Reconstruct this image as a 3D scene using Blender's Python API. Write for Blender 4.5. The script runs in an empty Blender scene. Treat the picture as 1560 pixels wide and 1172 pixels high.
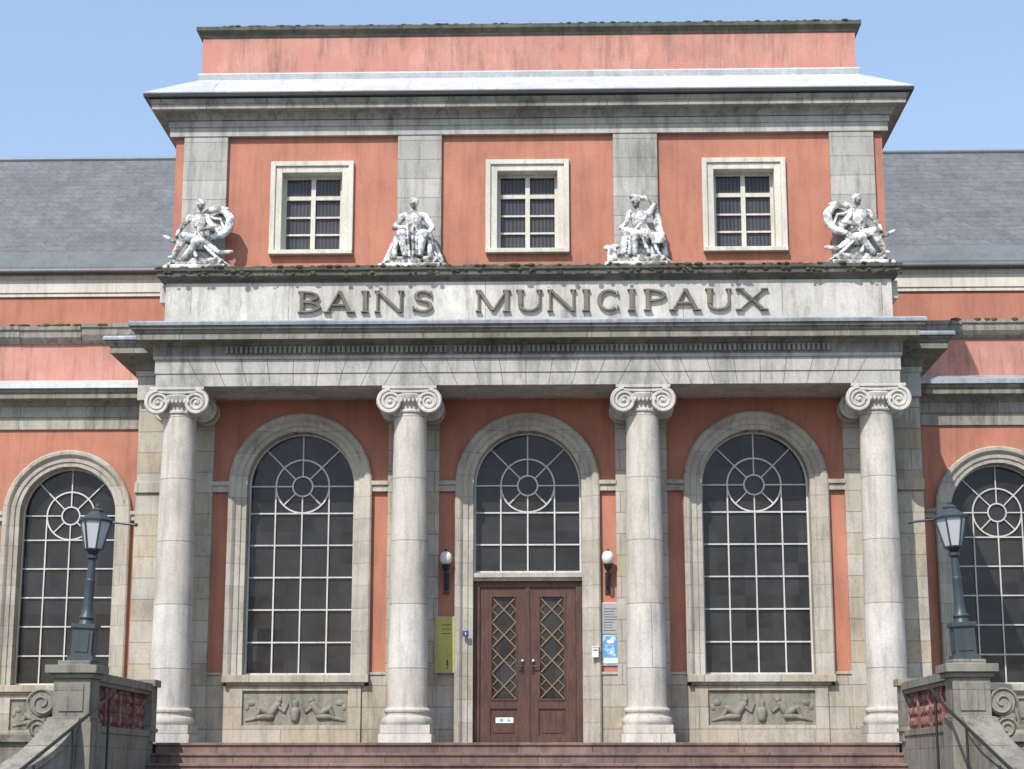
import bpy, bmesh, math, random
from mathutils import Vector, Matrix
random.seed(4)
R=math.radians
scene=bpy.context.scene
scene.view_settings.view_transform='Standard'
scene.view_settings.look='None'
scene.view_settings.exposure=0

# ---------------------------------------------------------------- materials
def newmat(name):
    m=bpy.data.materials.new(name); m.use_nodes=True
    nt=m.node_tree; b=nt.nodes['Principled BSDF']
    return m,nt,b
def N(nt,t,**k):
    n=nt.nodes.new(t)
    for a,v in k.items(): setattr(n,a,v)
    return n
def inp(n,**k):
    for a,v in k.items(): n.inputs[a.replace('_',' ')].default_value=v
def c4(c,s=1.0): return (c[0]*s,c[1]*s,c[2]*s,1)
def mixc(nt,blend,fac,a,b):
    n=N(nt,'ShaderNodeMix',data_type='RGBA',blend_type=blend)
    for i,v in ((0,fac),(6,a),(7,b)):
        if isinstance(v,bpy.types.NodeSocket): nt.links.new(v,n.inputs[i])
        else: n.inputs[i].default_value=v
    return n.outputs[2]
def noise(nt,vec,scale,detail=5,rough=.55):
    n=N(nt,'ShaderNodeTexNoise'); inp(n,Scale=scale,Detail=detail,Roughness=rough)
    nt.links.new(vec,n.inputs['Vector']); return n.outputs['Fac']
def ramp(nt,fac,a,b,ca=(0,0,0,1),cb=(1,1,1,1)):
    n=N(nt,'ShaderNodeValToRGB'); e=n.color_ramp.elements
    e[0].position=a;e[1].position=b;e[0].color=ca;e[1].color=cb
    nt.links.new(fac,n.inputs[0]); return n.outputs[0]
def scaled(nt,vec,s):
    n=N(nt,'ShaderNodeMapping'); n.inputs['Scale'].default_value=s
    nt.links.new(vec,n.inputs['Vector']); return n.outputs[0]
def surface(name,c,var=.2,stain=.35,brick=None,mort=.45,rough=.85,bump=.25,fine=22,patch=None,patchc=None,c2=None,metallic=0,soot=0):
    m,nt,b=newmat(name)
    tc=N(nt,'ShaderNodeTexCoord'); ob=tc.outputs['Object']
    col=None; bf=None
    if brick:
        sx=N(nt,'ShaderNodeSeparateXYZ'); nt.links.new(ob,sx.inputs[0])
        ad=N(nt,'ShaderNodeMath',operation='ADD'); nt.links.new(sx.outputs[0],ad.inputs[0]); nt.links.new(sx.outputs[1],ad.inputs[1])
        cb=N(nt,'ShaderNodeCombineXYZ'); nt.links.new(ad.outputs[0],cb.inputs[0]); nt.links.new(sx.outputs[2],cb.inputs[1])
        br=N(nt,'ShaderNodeTexBrick'); nt.links.new(cb.outputs[0],br.inputs['Vector'])
        inp(br,Scale=1.0,Color1=c4(c,1.06),Color2=c4(c2 or (c[0]*.84,c[1]*.82,c[2]*.78)),Mortar=c4(c,mort))
        inp(br,Mortar_Size=brick[2],Mortar_Smooth=.4,Bias=-.15,Brick_Width=brick[0],Row_Height=brick[1])
        col=br.outputs['Color']; bf=br.outputs['Fac']
    else:
        rgb=N(nt,'ShaderNodeRGB'); rgb.outputs[0].default_value=c4(c); col=rgb.outputs[0]
    n1=noise(nt,ob,.9,7,.6)
    col=mixc(nt,'MULTIPLY',1.0,col,ramp(nt,n1,.3,.7,(1-var*1.6,1-var*1.62,1-var*1.7,1),(1.08,1.07,1.05,1)))
    n2=noise(nt,scaled(nt,ob,(4.5,4.5,.45)),1.6,6,.65)
    col=mixc(nt,'MULTIPLY',1.0,col,ramp(nt,n2,.34,.52,(1-stain,1-stain,1-stain*.98,1),(1,1,1,1)))
    if soot:
        n5=noise(nt,scaled(nt,ob,(1.5,1.5,.6)),1.3,9,.72)
        col=mixc(nt,'MULTIPLY',1.0,col,ramp(nt,n5,.38,.50,(1-soot,1-soot*.98,1-soot*.95,1),(1,1,1,1)))
    n3=noise(nt,ob,fine,6,.7)
    col=mixc(nt,'MULTIPLY',1.0,col,ramp(nt,n3,.3,.7,(.84,.83,.82,1),(1.07,1.07,1.07,1)))
    if patch:
        n4=noise(nt,ob,patch,8,.7)
        col=mixc(nt,'MIX',ramp(nt,n4,.5,.6),col,c4(patchc))
    nt.links.new(col,b.inputs['Base Color'])
    inp(b,Roughness=rough,Metallic=metallic)
    bp=N(nt,'ShaderNodeBump'); inp(bp,Strength=bump,Distance=.02)
    h=n3
    if bf is not None:
        mm=N(nt,'ShaderNodeMath',operation='SUBTRACT'); nt.links.new(n3,mm.inputs[0]); nt.links.new(bf,mm.inputs[1]); h=mm.outputs[0]
    nt.links.new(h,bp.inputs['Height']); nt.links.new(bp.outputs[0],b.inputs['Normal'])
    return m
M={}
M['stone']=surface('limestone_ashlar',(.50,.47,.415),.17,.22,(.95,.42,.007),.6,soot=.22)
M['pier']=surface('pilaster_ashlar',(.49,.465,.415),.16,.24,(1.4,.40,.009),.5,c2=(.45,.375,.27),soot=.24)
M['upier']=surface('upper_pilaster_ashlar',(.46,.45,.42),.14,.30,(30,.40,.009),.55,c2=(.38,.375,.35),soot=.25)
M['column']=surface('column_stone',(.60,.58,.54),.13,.25,(30,1.15,.010),.5,c2=(.54,.50,.44),soot=.20)
M['frieze']=surface('frieze_stone',(.50,.49,.455),.16,.30,None,soot=.30)
M['panel']=surface('lettering_panel_stone',(.60,.585,.54),.20,.30,(1.9,3.0,.008),.5,patch=1.4,patchc=(.45,.435,.395),soot=.32)
M['dark']=surface('weathered_cornice_stone',(.31,.30,.26),.25,.48,(1.5,5,.010),.4,patch=2.2,patchc=(.205,.20,.165),soot=.35)
M['moss']=surface('mossy_coping_stone',(.15,.145,.12),.35,.45,None,patch=3,patchc=(.07,.075,.048),bump=.6)
M['mossg']=surface('moss_growth',(.06,.065,.035),.4,.3,None,patch=6,patchc=(.11,.10,.06),bump=.8)
M['corn']=surface('cornice_stone',(.42,.405,.365),.22,.42,(1.6,5,.010),.45,soot=.35)
M['pink']=surface('salmon_render',(.50,.21,.142),.13,.16,None,bump=.14,fine=40,soot=.10)
M['pinkw']=surface('weathered_salmon_render',(.57,.285,.235),.17,.30,None,bump=.15,fine=30,patch=1.1,patchc=(.50,.22,.17),soot=.16)
M['cream']=surface('cream_painted_trim',(.66,.635,.56),.10,.22,None,bump=.05)
M['zinc']=surface('zinc_flashing',(.66,.69,.73),.12,.15,None,rough=.45,bump=.05,metallic=.15,soot=.15)
M['zincp']=surface('weathered_zinc',(.40,.44,.50),.18,.28,None,rough=.5,bump=.05,metallic=.1,soot=.30)
M['zincd']=surface('dull_lead_flashing',(.16,.175,.19),.12,.15,None,rough=.5,bump=.05)
M['gutter']=surface('dark_gutter',(.035,.04,.042),.2,.2,None,rough=.5,bump=.05)
M['slate']=surface('roof_slate',(.155,.168,.182),.12,.22,(.30,.17,.008),.62,rough=.6,bump=.3,c2=(.132,.143,.156),soot=.10)
M['red']=surface('red_sandstone',(.26,.105,.085),.3,.35,None,bump=.5,patch=4,patchc=(.33,.22,.19))
M['steps']=surface('sandstone_steps',(.25,.170,.150),.25,.3,(1.3,9,.008),.4,soot=.25)
M['terr']=surface('terrace_stone',(.31,.295,.255),.28,.42,(1.1,.4,.008),.5,patch=2.5,patchc=(.21,.205,.17),soot=.30)
M['ground']=surface('asphalt',(.07,.07,.07),.2,.1,None,bump=.3)
M['wpaint']=surface('white_glazing_paint',(.60,.595,.575),.10,.22,None,rough=.5,bump=.02)
M['iron']=surface('dark_painted_iron',(.055,.07,.085),.2,.2,None,rough=.45,bump=.05)
M['black']=surface('black_iron',(.02,.02,.022),.1,.1,None,rough=.4,bump=.03)
M['brass']=surface('dull_brass_lattice',(.30,.20,.12),.1,.1,None,rough=.4,bump=.03)
M['joint']=surface('mortar_joint',(.15,.14,.12),.1,.1,None,bump=.03)
M['letter']=surface('bronze_lettering',(.185,.165,.135),.25,.45,None,rough=.6,bump=.15)
M['relief']=surface('carved_relief_stone',(.34,.325,.27),.3,.4,None,bump=1.0,fine=9,patch=3,patchc=(.22,.22,.18),soot=.3)
M['yel']=surface('faded_yellow_notice',(.44,.41,.10),.12,.18,None,rough=.5,bump=.05)
M['grey']=surface('grey_plaque',(.40,.41,.43),.1,.1,None,rough=.35,bump=.02)
M['blue']=surface('blue_poster_paper',(.13,.42,.80),.25,.05,None,rough=.5,bump=.0,patch=5,patchc=(.62,.76,.88))
M['white']=surface('white_enamel',(.78,.78,.76),.05,.05,None,rough=.3,bump=.0)
M['bluesign']=surface('blue_enamel',(.02,.05,.22),.05,.05,None,rough=.3,bump=.0)
def woodmat():
    m,nt,b=newmat('varnished_oak')
    tc=N(nt,'ShaderNodeTexCoord'); ob=tc.outputs['Object']
    n=noise(nt,scaled(nt,ob,(14,14,1.2)),2.5,6,.6)
    c=ramp(nt,n,.25,.75,(.040,.018,.012,1),(.145,.068,.044,1))
    n2=noise(nt,ob,1.5,5); c=mixc(nt,'MULTIPLY',1.0,c,ramp(nt,n2,.3,.7,(.6,.6,.6,1),(1.15,1.1,1.1,1)))
    nt.links.new(c,b.inputs['Base Color']); inp(b,Roughness=.5)
    return m
M['wood']=woodmat()
def glassmat(name,a,bb,curtain=False):
    m,nt,b=newmat(name)
    tc=N(nt,'ShaderNodeTexCoord'); ob=tc.outputs['Object']
    sn=N(nt,'ShaderNodeVectorMath',operation='SNAP'); nt.links.new(ob,sn.inputs[0]); sn.inputs[1].default_value=(.51,9,.61)
    wn=N(nt,'ShaderNodeTexWhiteNoise'); nt.links.new(sn.outputs[0],wn.inputs['Vector'])
    n=noise(nt,ob,1.6,5,.6)
    f=N(nt,'ShaderNodeMath',operation='ADD'); nt.links.new(n,f.inputs[0])
    mu=N(nt,'ShaderNodeMath',operation='MULTIPLY'); nt.links.new(wn.outputs['Value'],mu.inputs[0]); mu.inputs[1].default_value=.30
    nt.links.new(mu.outputs[0],f.inputs[1])
    c=ramp(nt,f.outputs[0],.35,.9,a,bb)
    if curtain:
        w=N(nt,'ShaderNodeTexWave',wave_type='BANDS',bands_direction='X'); inp(w,Scale=4.2,Distortion=1.2,Detail=2)
        nt.links.new(ob,w.inputs['Vector'])
        c=mixc(nt,'ADD',ramp(nt,w.outputs['Fac'],.3,1,(0,0,0,1),(.8,.8,.8,1)),c,(.05,.045,.05,1))
    nt.links.new(c,b.inputs['Base Color']); inp(b,Roughness=.10)
    b.inputs['Specular IOR Level'].default_value=.3
    # every pane sits at a slightly different angle and is gently wavy
    nb=noise(nt,ob,2.2,2); bp=N(nt,'ShaderNodeBump'); inp(bp,Strength=.12,Distance=.05)
    nt.links.new(nb,bp.inputs['Height'])
    sb=N(nt,'ShaderNodeVectorMath',operation='SUBTRACT'); nt.links.new(wn.outputs['Color'],sb.inputs[0]); sb.inputs[1].default_value=(.5,.5,.5)
    sc=N(nt,'ShaderNodeVectorMath',operation='SCALE'); nt.links.new(sb.outputs[0],sc.inputs[0]); sc.inputs['Scale'].default_value=.05
    av=N(nt,'ShaderNodeVectorMath',operation='ADD'); nt.links.new(bp.outputs[0],av.inputs[0]); nt.links.new(sc.outputs[0],av.inputs[1])
    nn=N(nt,'ShaderNodeVectorMath',operation='NORMALIZE'); nt.links.new(av.outputs[0],nn.inputs[0])
    nt.links.new(nn.outputs[0],b.inputs['Normal'])
    return m
M['glass']=glassmat('dark_window_glass',(.013,.012,.013,1),(.042,.039,.040,1))
M['glassc']=glassmat('curtained_window_glass',(.025,.026,.032,1),(.06,.058,.065,1),True)
def lampglass():
    m,nt,b=newmat('frosted_lamp_glass'); inp(b,Base_Color=(.50,.52,.54,1),Roughness=.35)
    return m
M['lamp']=lampglass()
def statuemat():
    m,nt,b=newmat('weathered_statue_stone')
    tc=N(nt,'ShaderNodeTexCoord'); ob=tc.outputs['Object']
    g=N(nt,'ShaderNodeNewGeometry')
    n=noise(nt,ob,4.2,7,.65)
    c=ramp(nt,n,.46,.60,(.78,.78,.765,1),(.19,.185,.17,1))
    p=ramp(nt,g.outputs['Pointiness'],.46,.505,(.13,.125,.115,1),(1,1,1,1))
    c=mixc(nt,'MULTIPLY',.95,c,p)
    # occlusion mask turns the stone colour darker in the carved hollows
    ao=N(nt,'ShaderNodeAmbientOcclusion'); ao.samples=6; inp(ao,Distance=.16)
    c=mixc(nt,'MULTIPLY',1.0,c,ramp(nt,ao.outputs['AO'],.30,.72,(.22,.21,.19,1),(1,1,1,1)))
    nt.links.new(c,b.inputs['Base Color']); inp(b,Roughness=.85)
    bp=N(nt,'ShaderNodeBump'); inp(bp,Strength=.5,Distance=.02); nt.links.new(noise(nt,ob,30,5),bp.inputs['Height']); nt.links.new(bp.outputs[0],b.inputs['Normal'])
    return m
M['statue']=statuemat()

# ---------------------------------------------------------------- mesh builder
class MB:
    def __init__(s): s.v=[];s.f=[];s.m=[];s.c=0
    def add(s,vs,fs):
        o=len(s.v); s.v+= [tuple(v) for v in vs]
        for f in fs: s.f.append([i+o for i in f]); s.m.append(s.c)
    def box(s,x0,x1,y0,y1,z0,z1):
        if x0>x1:x0,x1=x1,x0
        s.add([(x0,y0,z0),(x1,y0,z0),(x1,y1,z0),(x0,y1,z0),(x0,y0,z1),(x1,y0,z1),(x1,y1,z1),(x0,y1,z1)],
              [(0,3,2,1),(4,5,6,7),(0,1,5,4),(1,2,6,5),(2,3,7,6),(3,0,4,7)])
    def quad(s,*p): s.add(p,[tuple(range(len(p)))])
    def lathe(s,prof,cx,cy,n=32,z=0):
        vs=[];fs=[]
        for r,h in prof:
            for i in range(n):
                a=2*math.pi*i/n; vs.append((cx+r*math.cos(a),cy+r*math.sin(a),z+h))
        k=len(prof)
        for j in range(k-1):
            for i in range(n):
                i2=(i+1)%n; fs.append((j*n+i,j*n+i2,(j+1)*n+i2,(j+1)*n+i))
        fs.append(tuple(range(n))); fs.append(tuple((k-1)*n+i for i in range(n)))
        s.add(vs,fs)
    def sweep(s,rows,closed=True,caps=True):
        k=len(rows[0]); vs=[p for r in rows for p in r]; fs=[]
        for j in range(len(rows)-1):
            for i in range(k if closed else k-1):
                i2=(i+1)%k; fs.append((j*k+i,j*k+i2,(j+1)*k+i2,(j+1)*k+i))
        if caps and closed:
            fs.append(tuple(range(k))); fs.append(tuple((len(rows)-1)*k+i for i in range(k)))
        s.add(vs,fs)
    def ring(s,prof,w,yf,yb):
        s.sweep([[(-w-o,yb,z) for o,z in prof],[(-w-o,yf-o,z) for o,z in prof],[(w+o,yf-o,z) for o,z in prof],[(w+o,yb,z) for o,z in prof]])
    def strip(s,prof,x0,x1,yf):
        s.sweep([[(x0,yf-o,z) for o,z in prof],[(x1,yf-o,z) for o,z in prof]])
    def arch(s,prof,cx,r,sill,spring,n=28):
        rows=[[(cx-r-o,y,sill) for o,y in prof]]
        for i in range(n+1):
            a=math.pi*(1-i/n)
            rows.append([(cx+(r+o)*math.cos(a),y,spring+(r+o)*math.sin(a)) for o,y in prof])
        rows.append([(cx+r+o,y,sill) for o,y in prof])
        s.sweep(rows)
    def tube(s,pts,r,n=8):
        rows=[];pts=[Vector(p) for p in pts]
        for i,p in enumerate(pts):
            d=(pts[min(i+1,len(pts)-1)]-pts[max(i-1,0)]).normalized()
            up=Vector((0,1,0)) if abs(d.y)<.9 else Vector((1,0,0))
            a=d.cross(up).normalized(); b=d.cross(a)
            rr=r[i] if isinstance(r,(list,tuple)) else r
            rows.append([tuple(p+a*rr*math.cos(t*2*math.pi/n)+b*rr*math.sin(t*2*math.pi/n)) for t in range(n)])
        s.sweep(rows)
    def prism(s,pts,y0,y1):
        k=len(pts)
        s.add([(x,y0,z) for x,z in pts]+[(x,y1,z) for x,z in pts],
              [tuple(range(k)),tuple(range(2*k-1,k-1,-1))]+[(i,(i+1)%k,(i+1)%k+k,i+k) for i in range(k)])
    def bar(s,p,q,w,y0,y1):
        dx,dz=q[0]-p[0],q[1]-p[1];l=math.hypot(dx,dz);nx,nz=-dz/l*w/2,dx/l*w/2
        s.prism([(p[0]+nx,p[1]+nz),(q[0]+nx,q[1]+nz),(q[0]-nx,q[1]-nz),(p[0]-nx,p[1]-nz)],y0,y1)
    def arc(s,cx,cz,rx,rz,tx,tz,a0,a1,y0,y1,n=20):
        rows=[]
        for i in range(n+1):
            a=R(a0+(a1-a0)*i/n); c,q=math.cos(a),math.sin(a)
            O=(cx+rx*c,cz+rz*q); I=(cx+(rx-tx)*c,cz+(rz-tz)*q)
            rows.append([(O[0],y0,O[1]),(I[0],y0,I[1]),(I[0],y1,I[1]),(O[0],y1,O[1])])
        s.sweep(rows)
    def capsule(s,p,r0,q,r1,n=12):
        p,q=Vector(p),Vector(q); d=(q-p); L=d.length
        if L<1e-6: d=Vector((0,0,1)); L=1e-6
        d=d.normalized(); up=Vector((0,1,0)) if abs(d.y)<.9 else Vector((1,0,0))
        a=d.cross(up).normalized(); b=d.cross(a); rows=[]
        def rw(c,r): return [tuple(c+a*r*math.cos(t*2*math.pi/n)+b*r*math.sin(t*2*math.pi/n)) for t in range(n)]
        for k in range(1,6): t=math.pi/2*k/5-math.pi/2; rows.append(rw(p+d*r0*math.sin(t),max(r0*math.cos(t),.001)))
        for k in range(0,5): t=math.pi/2*k/5; rows.append(rw(q+d*r1*math.sin(t),max(r1*math.cos(t),.001)))
        s.sweep(rows)
    def ell(s,c,rx,ry,rz,n=14):
        rows=[]
        for k in range(1,n//2+6):
            t=math.pi*k/(n//2+6)-math.pi/2
            rows.append([(c[0]+rx*math.cos(t)*math.cos(i*2*math.pi/n),c[1]+ry*math.cos(t)*math.sin(i*2*math.pi/n),c[2]+rz*math.sin(t)) for i in range(n)])
        s.sweep(rows)
    def make(s,name,mats,parent=None,smooth=None,bevel=0,loc=None):
        me=bpy.data.meshes.new(name); me.from_pydata(s.v,[],s.f); me.validate(clean_customdata=False)
        if not isinstance(mats,(list,tuple)): mats=[mats]
        for m in mats: me.materials.append(M[m])
        if len(me.polygons)==len(s.m):
            for p,mi in zip(me.polygons,s.m): p.material_index=mi
        bm=bmesh.new(); bm.from_mesh(me); bmesh.ops.recalc_face_normals(bm,faces=bm.faces); bm.to_mesh(me); bm.free()
        if smooth:
            me.shade_smooth()
            try: me.set_sharp_from_angle(angle=R(smooth))
            except Exception: pass
        ob=bpy.data.objects.new(name,me); scene.collection.objects.link(ob)
        if bevel:
            bv=ob.modifiers.new('wear','BEVEL'); bv.width=bevel; bv.segments=2; bv.limit_method='ANGLE'; bv.angle_limit=R(50)
        if parent: ob.parent=parent
        if loc: ob.location=loc
        return ob
def empty(name,loc=(0,0,0)):
    e=bpy.data.objects.new(name,None); e.location=loc; scene.collection.objects.link(e); return e

FL=2.13      # portico floor level
B=empty('municipal_bathhouse')

# ================================================================= columns + capitals
YC=-1.9
cols=MB()
for cx in (-6.45,-2.15,2.15,6.45):
    cols.box(cx-.47,cx+.47,YC-.47,YC+.47,FL,FL+.16)
    cols.box(cx-.44,cx+.44,YC-.44,YC+.44,FL+.16,FL+.32)
    prof=[(.43,.32),(.455,.36),(.46,.40),(.44,.45),(.40,.47),(.385,.50),(.39,.53),(.41,.55),(.415,.58),(.40,.61),(.37,.63),(.365,.66)]
    for i in range(13):
        t=i/12; prof.append((.362-.062*(t**1.6),.70+t*5.25))
    prof+=[(.30,5.97),(.33,5.99),(.335,6.02),(.31,6.04),(.30,6.12),(.34,6.14),(.40,6.22),(.42,6.30),(.40,6.32)]
    cols.lathe(prof,cx,YC,40,FL)
cols.make('columns','column',B,smooth=35)
caps=MB()
def capital(mb,cx,yc,dep,w=1.0,dz=0):
    zt=8.60+dz
    mb.box(cx-.50*w,cx+.50*w,yc-dep-.02,yc+dep+.02,zt-.055,zt-.002)
    mb.box(cx-.47*w,cx+.47*w,yc-dep+.01,yc+dep-.01,zt-.10,zt-.055)
    mb.box(cx-.36,cx+.36,yc-dep+.04,yc+dep-.04,zt-.24,zt-.101)
    for sd in (-1,1):
        vx=cx+sd*.355*w; vz=zt-.295
        rows=[]
        for k in range(13):
            t=k/12; y=yc-dep+.02+(2*dep-.04)*t; r=.185-.07*math.sin(math.pi*t)**.7
            rows.append([(vx+r*math.cos(i*math.pi/12),y,vz+r*math.sin(i*math.pi/12)) for i in range(24)])
        mb.sweep(rows)
        for fy in (yc-dep+.01,yc+dep-.01):
            pts=[];rr=[]
            for k in range(56):
                t=k/55; a=math.pi/2-sd*t*2*math.pi*2.4; r=.195*(1-t)**.85+.03
                pts.append((vx+r*math.cos(a),fy,vz+r*math.sin(a))); rr.append(.032*(1-t)+.014)
            mb.tube(pts,rr,6)
            mb.ell((vx,fy,vz),.04,.03,.04,10)
    for fy in (yc-dep+.005,yc+dep-.005):
        pts=[(cx+x*w,fy,zt-.102-.02*math.cos(x/.355*math.pi/2)) for x in [-.355+.071*i for i in range(11)]]
        mb.tube(pts,.026,6)
    for i in range(7):
        x=cx-.22+.44*i/6; mb.ell((x,yc-dep+.0,zt-.27-.01),.026,.03,.045,8)
for cx in (-6.45,-2.15,2.15,6.45): capital(caps,cx,YC,.38)
caps.make('ionic_capitals','column',B,smooth=40)

# ================================================================= lower walls
YW=-.95; YP=-1.05
R0=1.02; SP=6.97; SILL=3.39; SUR=.34
wall=MB(); sur=MB(); bars=MB(); gl=MB(); imp=MB(); dado=MB(); rel=MB()
def arched_wall(mb,x0,x1,z0,z1,cx,r,sill,spring,y,n=28):
    mb.quad((x0,y,z0),(cx-r,y,z0),(cx-r,y,z1),(x0,y,z1))
    mb.quad((cx+r,y,z0),(x1,y,z0),(x1,y,z1),(cx+r,y,z1))
    if sill>z0: mb.quad((cx-r,y,z0),(cx+r,y,z0),(cx+r,y,sill),(cx-r,y,sill))
    for i in range(n):
        a=math.pi*(1-i/n);b=math.pi*(1-(i+1)/n)
        p=(cx+r*math.cos(a),spring+r*math.sin(a));q=(cx+r*math.cos(b),spring+r*math.sin(b))
        mb.quad((p[0],y,p[1]),(q[0],y,q[1]),(q[0],y,z1),(p[0],y,z1))
def surround(cx,yw,sill):
    sur.arch([(0,yw+.42),(0,yw-.03),(.09,yw-.03),(.10,yw-.06),(.19,yw-.065),(.21,yw-.10),(.25,yw-.13),(.31,yw-.135),(.34,yw-.11),(.34,yw+.04)],cx,R0,sill,SP,32)
def glazing(cx,yw,sill,rows,frame=True):
    y=yw+.26
    n=28
    pts=[(cx-R0,sill)]+[(cx+R0*math.cos(math.pi*(1-i/n)),SP+R0*math.sin(math.pi*(1-i/n))) for i in range(n+1)]+[(cx+R0,sill)]
    gl.quad(*[(a,y+.03,b) for a,b in pts])
    bars.arch([(0.0,y-.03),(0.0,y+.02),(-.035,y+.02),(-.035,y-.03)],cx,R0-.005,sill+.05,SP,28)
    bars.box(cx-R0+.005,cx+R0-.005,y-.032,y+.021,sill+.002,sill+.05)
    w=.0135
    for rr in (.525,.205): bars.arc(cx,SP,rr,rr,.030,.030,0,360,y-.015,y+.016,40)
    for k in range(8):
        a=R(45*k); e=.5
        if k in(0,1,2,3,4): e=R0-.03
        bars.bar((cx+.19*math.cos(a),SP+.19*math.sin(a)),(cx+e*math.cos(a),SP+e*math.sin(a)),.024,y-.011-.0015*(k%2),y+.014)
    for x in (-.51,0,.51):
        bars.box(cx+x-w,cx+x+w,y-.016,y+.012,sill+.05,SP-(.51 if x==0 else .06))
    for z in rows: bars.box(cx-R0+.03,cx+R0-.03,y-.013,y+.013,z-w,z+w)
ROWS=[6.45,5.84,5.23,4.62,4.01]
def relief_figures(cx,yw):
    y=yw-.04
    # two reclining river figures leaning on an urn, water between them
    for s in (-1,1):
        X=lambda u:cx+s*u
        rel.ell((X(.30),y-.01,2.93),.055,.045,.06,10)
        rel.capsule((X(.33),y,2.85),.07,(X(.45),y,2.70),.085,10)
        rel.capsule((X(.36),y-.02,2.85),.035,(X(.20),y-.02,2.72),.028,8)
        rel.capsule((X(.20),y-.02,2.72),.028,(X(.14),y-.02,2.86),.022,8)
        rel.capsule((X(.45),y,2.68),.075,(X(.64),y-.02,2.78),.055,10)
        rel.capsule((X(.64),y-.02,2.78),.05,(X(.74),y,2.60),.035,10)
        rel.capsule((X(.45),y-.01,2.64),.07,(X(.68),y-.01,2.62),.045,10)
        rel.capsule((X(.68),y-.01,2.62),.045,(X(.90),y,2.56),.03,10)
        for k in range(5): rel.tube([(X(.2+.14*k+.02*j),y+.005,2.52+.02*math.sin(j*1.3+k)) for j in range(7)],.016,6)
        rel.ell((X(.82),y,2.88),.09,.03,.06,8); rel.ell((X(.90),y,2.80),.05,.03,.07,8)
    rel.capsule((cx,y,2.60),.08,(cx,y,2.72),.10,10); rel.capsule((cx,y,2.78),.05,(cx,y,2.88),.065,10)
def window_base(cx,yw):
    dado.box(cx-1.36,cx+1.36,yw-.20,yw+.30,SILL-.14,SILL-.002)
    dado.box(cx-1.28,cx+1.28,yw-.13,yw-.01,SILL-.20,SILL-.141)
    for a,b,c,d in ((-1.22,-.98,2.30,SILL-.201),(.98,1.22,2.30,SILL-.201)):
        dado.box(cx+a,cx+b,yw-.10,yw+.0,FL,SILL-.201)
    dado.box(cx-.98,cx+.98,yw-.098,yw,FL,FL+.34)
    dado.box(cx-.98,cx+.98,yw-.098,yw,3.10,SILL-.201)
    rel.box(cx-.98,cx+.98,yw-.045,yw-.005,FL+.34,3.10)
    relief_figures(cx,yw)
for cx in (-4.3,0,4.3):
    x0,x1=(cx-1.68,cx+1.68)
    door=cx==0
    arched_wall(wall,x0,x1,FL if door else SILL-.05,8.62,cx,R0+.25,0,SP,YW)
    surround(cx,YW,FL if door else SILL)
    glazing(cx,YW,5.29 if door else SILL,ROWS[:2] if door else ROWS)
    for sd in (-1,1):
        a,b=cx+sd*1.355,cx+sd*1.68
        imp.box(a,b,YW-.08,YW+.02,6.82,6.94); imp.box(a,b,YW-.12,YW+.02,6.94,7.02)
        dado.box(a,b,YW-.05,YW+.02,FL,SILL)
        dado.box(a,b,YW-.075,YW+.02,SILL,SILL+.05)
        if not door: dado.box(cx+sd*1.22,a,YW-.05,YW+.02,FL,SILL-.201)
    if not door: window_base(cx,YW)
pil=MB()
for cx in (-2.15,2.15):
    pil.box(cx-.485,cx+.485,YP,YW+.3,FL,8.60)
    pil.box(cx-.52,cx+.52,YP-.05,YP,FL,FL+.34)
for sd in (-1,1):
    pil.box(sd*5.965,sd*6.90,YP,YW+.3,FL,8.60)
    pil.box(sd*5.93,sd*6.93,YP-.05,YP-.0,FL,FL+.34)
    pil.box(sd*6.90,sd*7.45,YP+.10,3.2,FL,8.60)
    pil.box(sd*6.95,sd*7.50,YP+.05,3.0,FL,FL+.5)
    pil.box(sd*6.93,sd*7.47,YP+.05,YP+.6,6.82,7.02)
pil.make('pilasters','pier',B,bevel=.008)
pc=MB()
for cx in (-6.45,-2.15,2.15,6.45): capital(pc,cx,YP+.03,.16,1.0,-.003)
pc.make('pilaster_capitals','stone',B,smooth=40)

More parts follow.
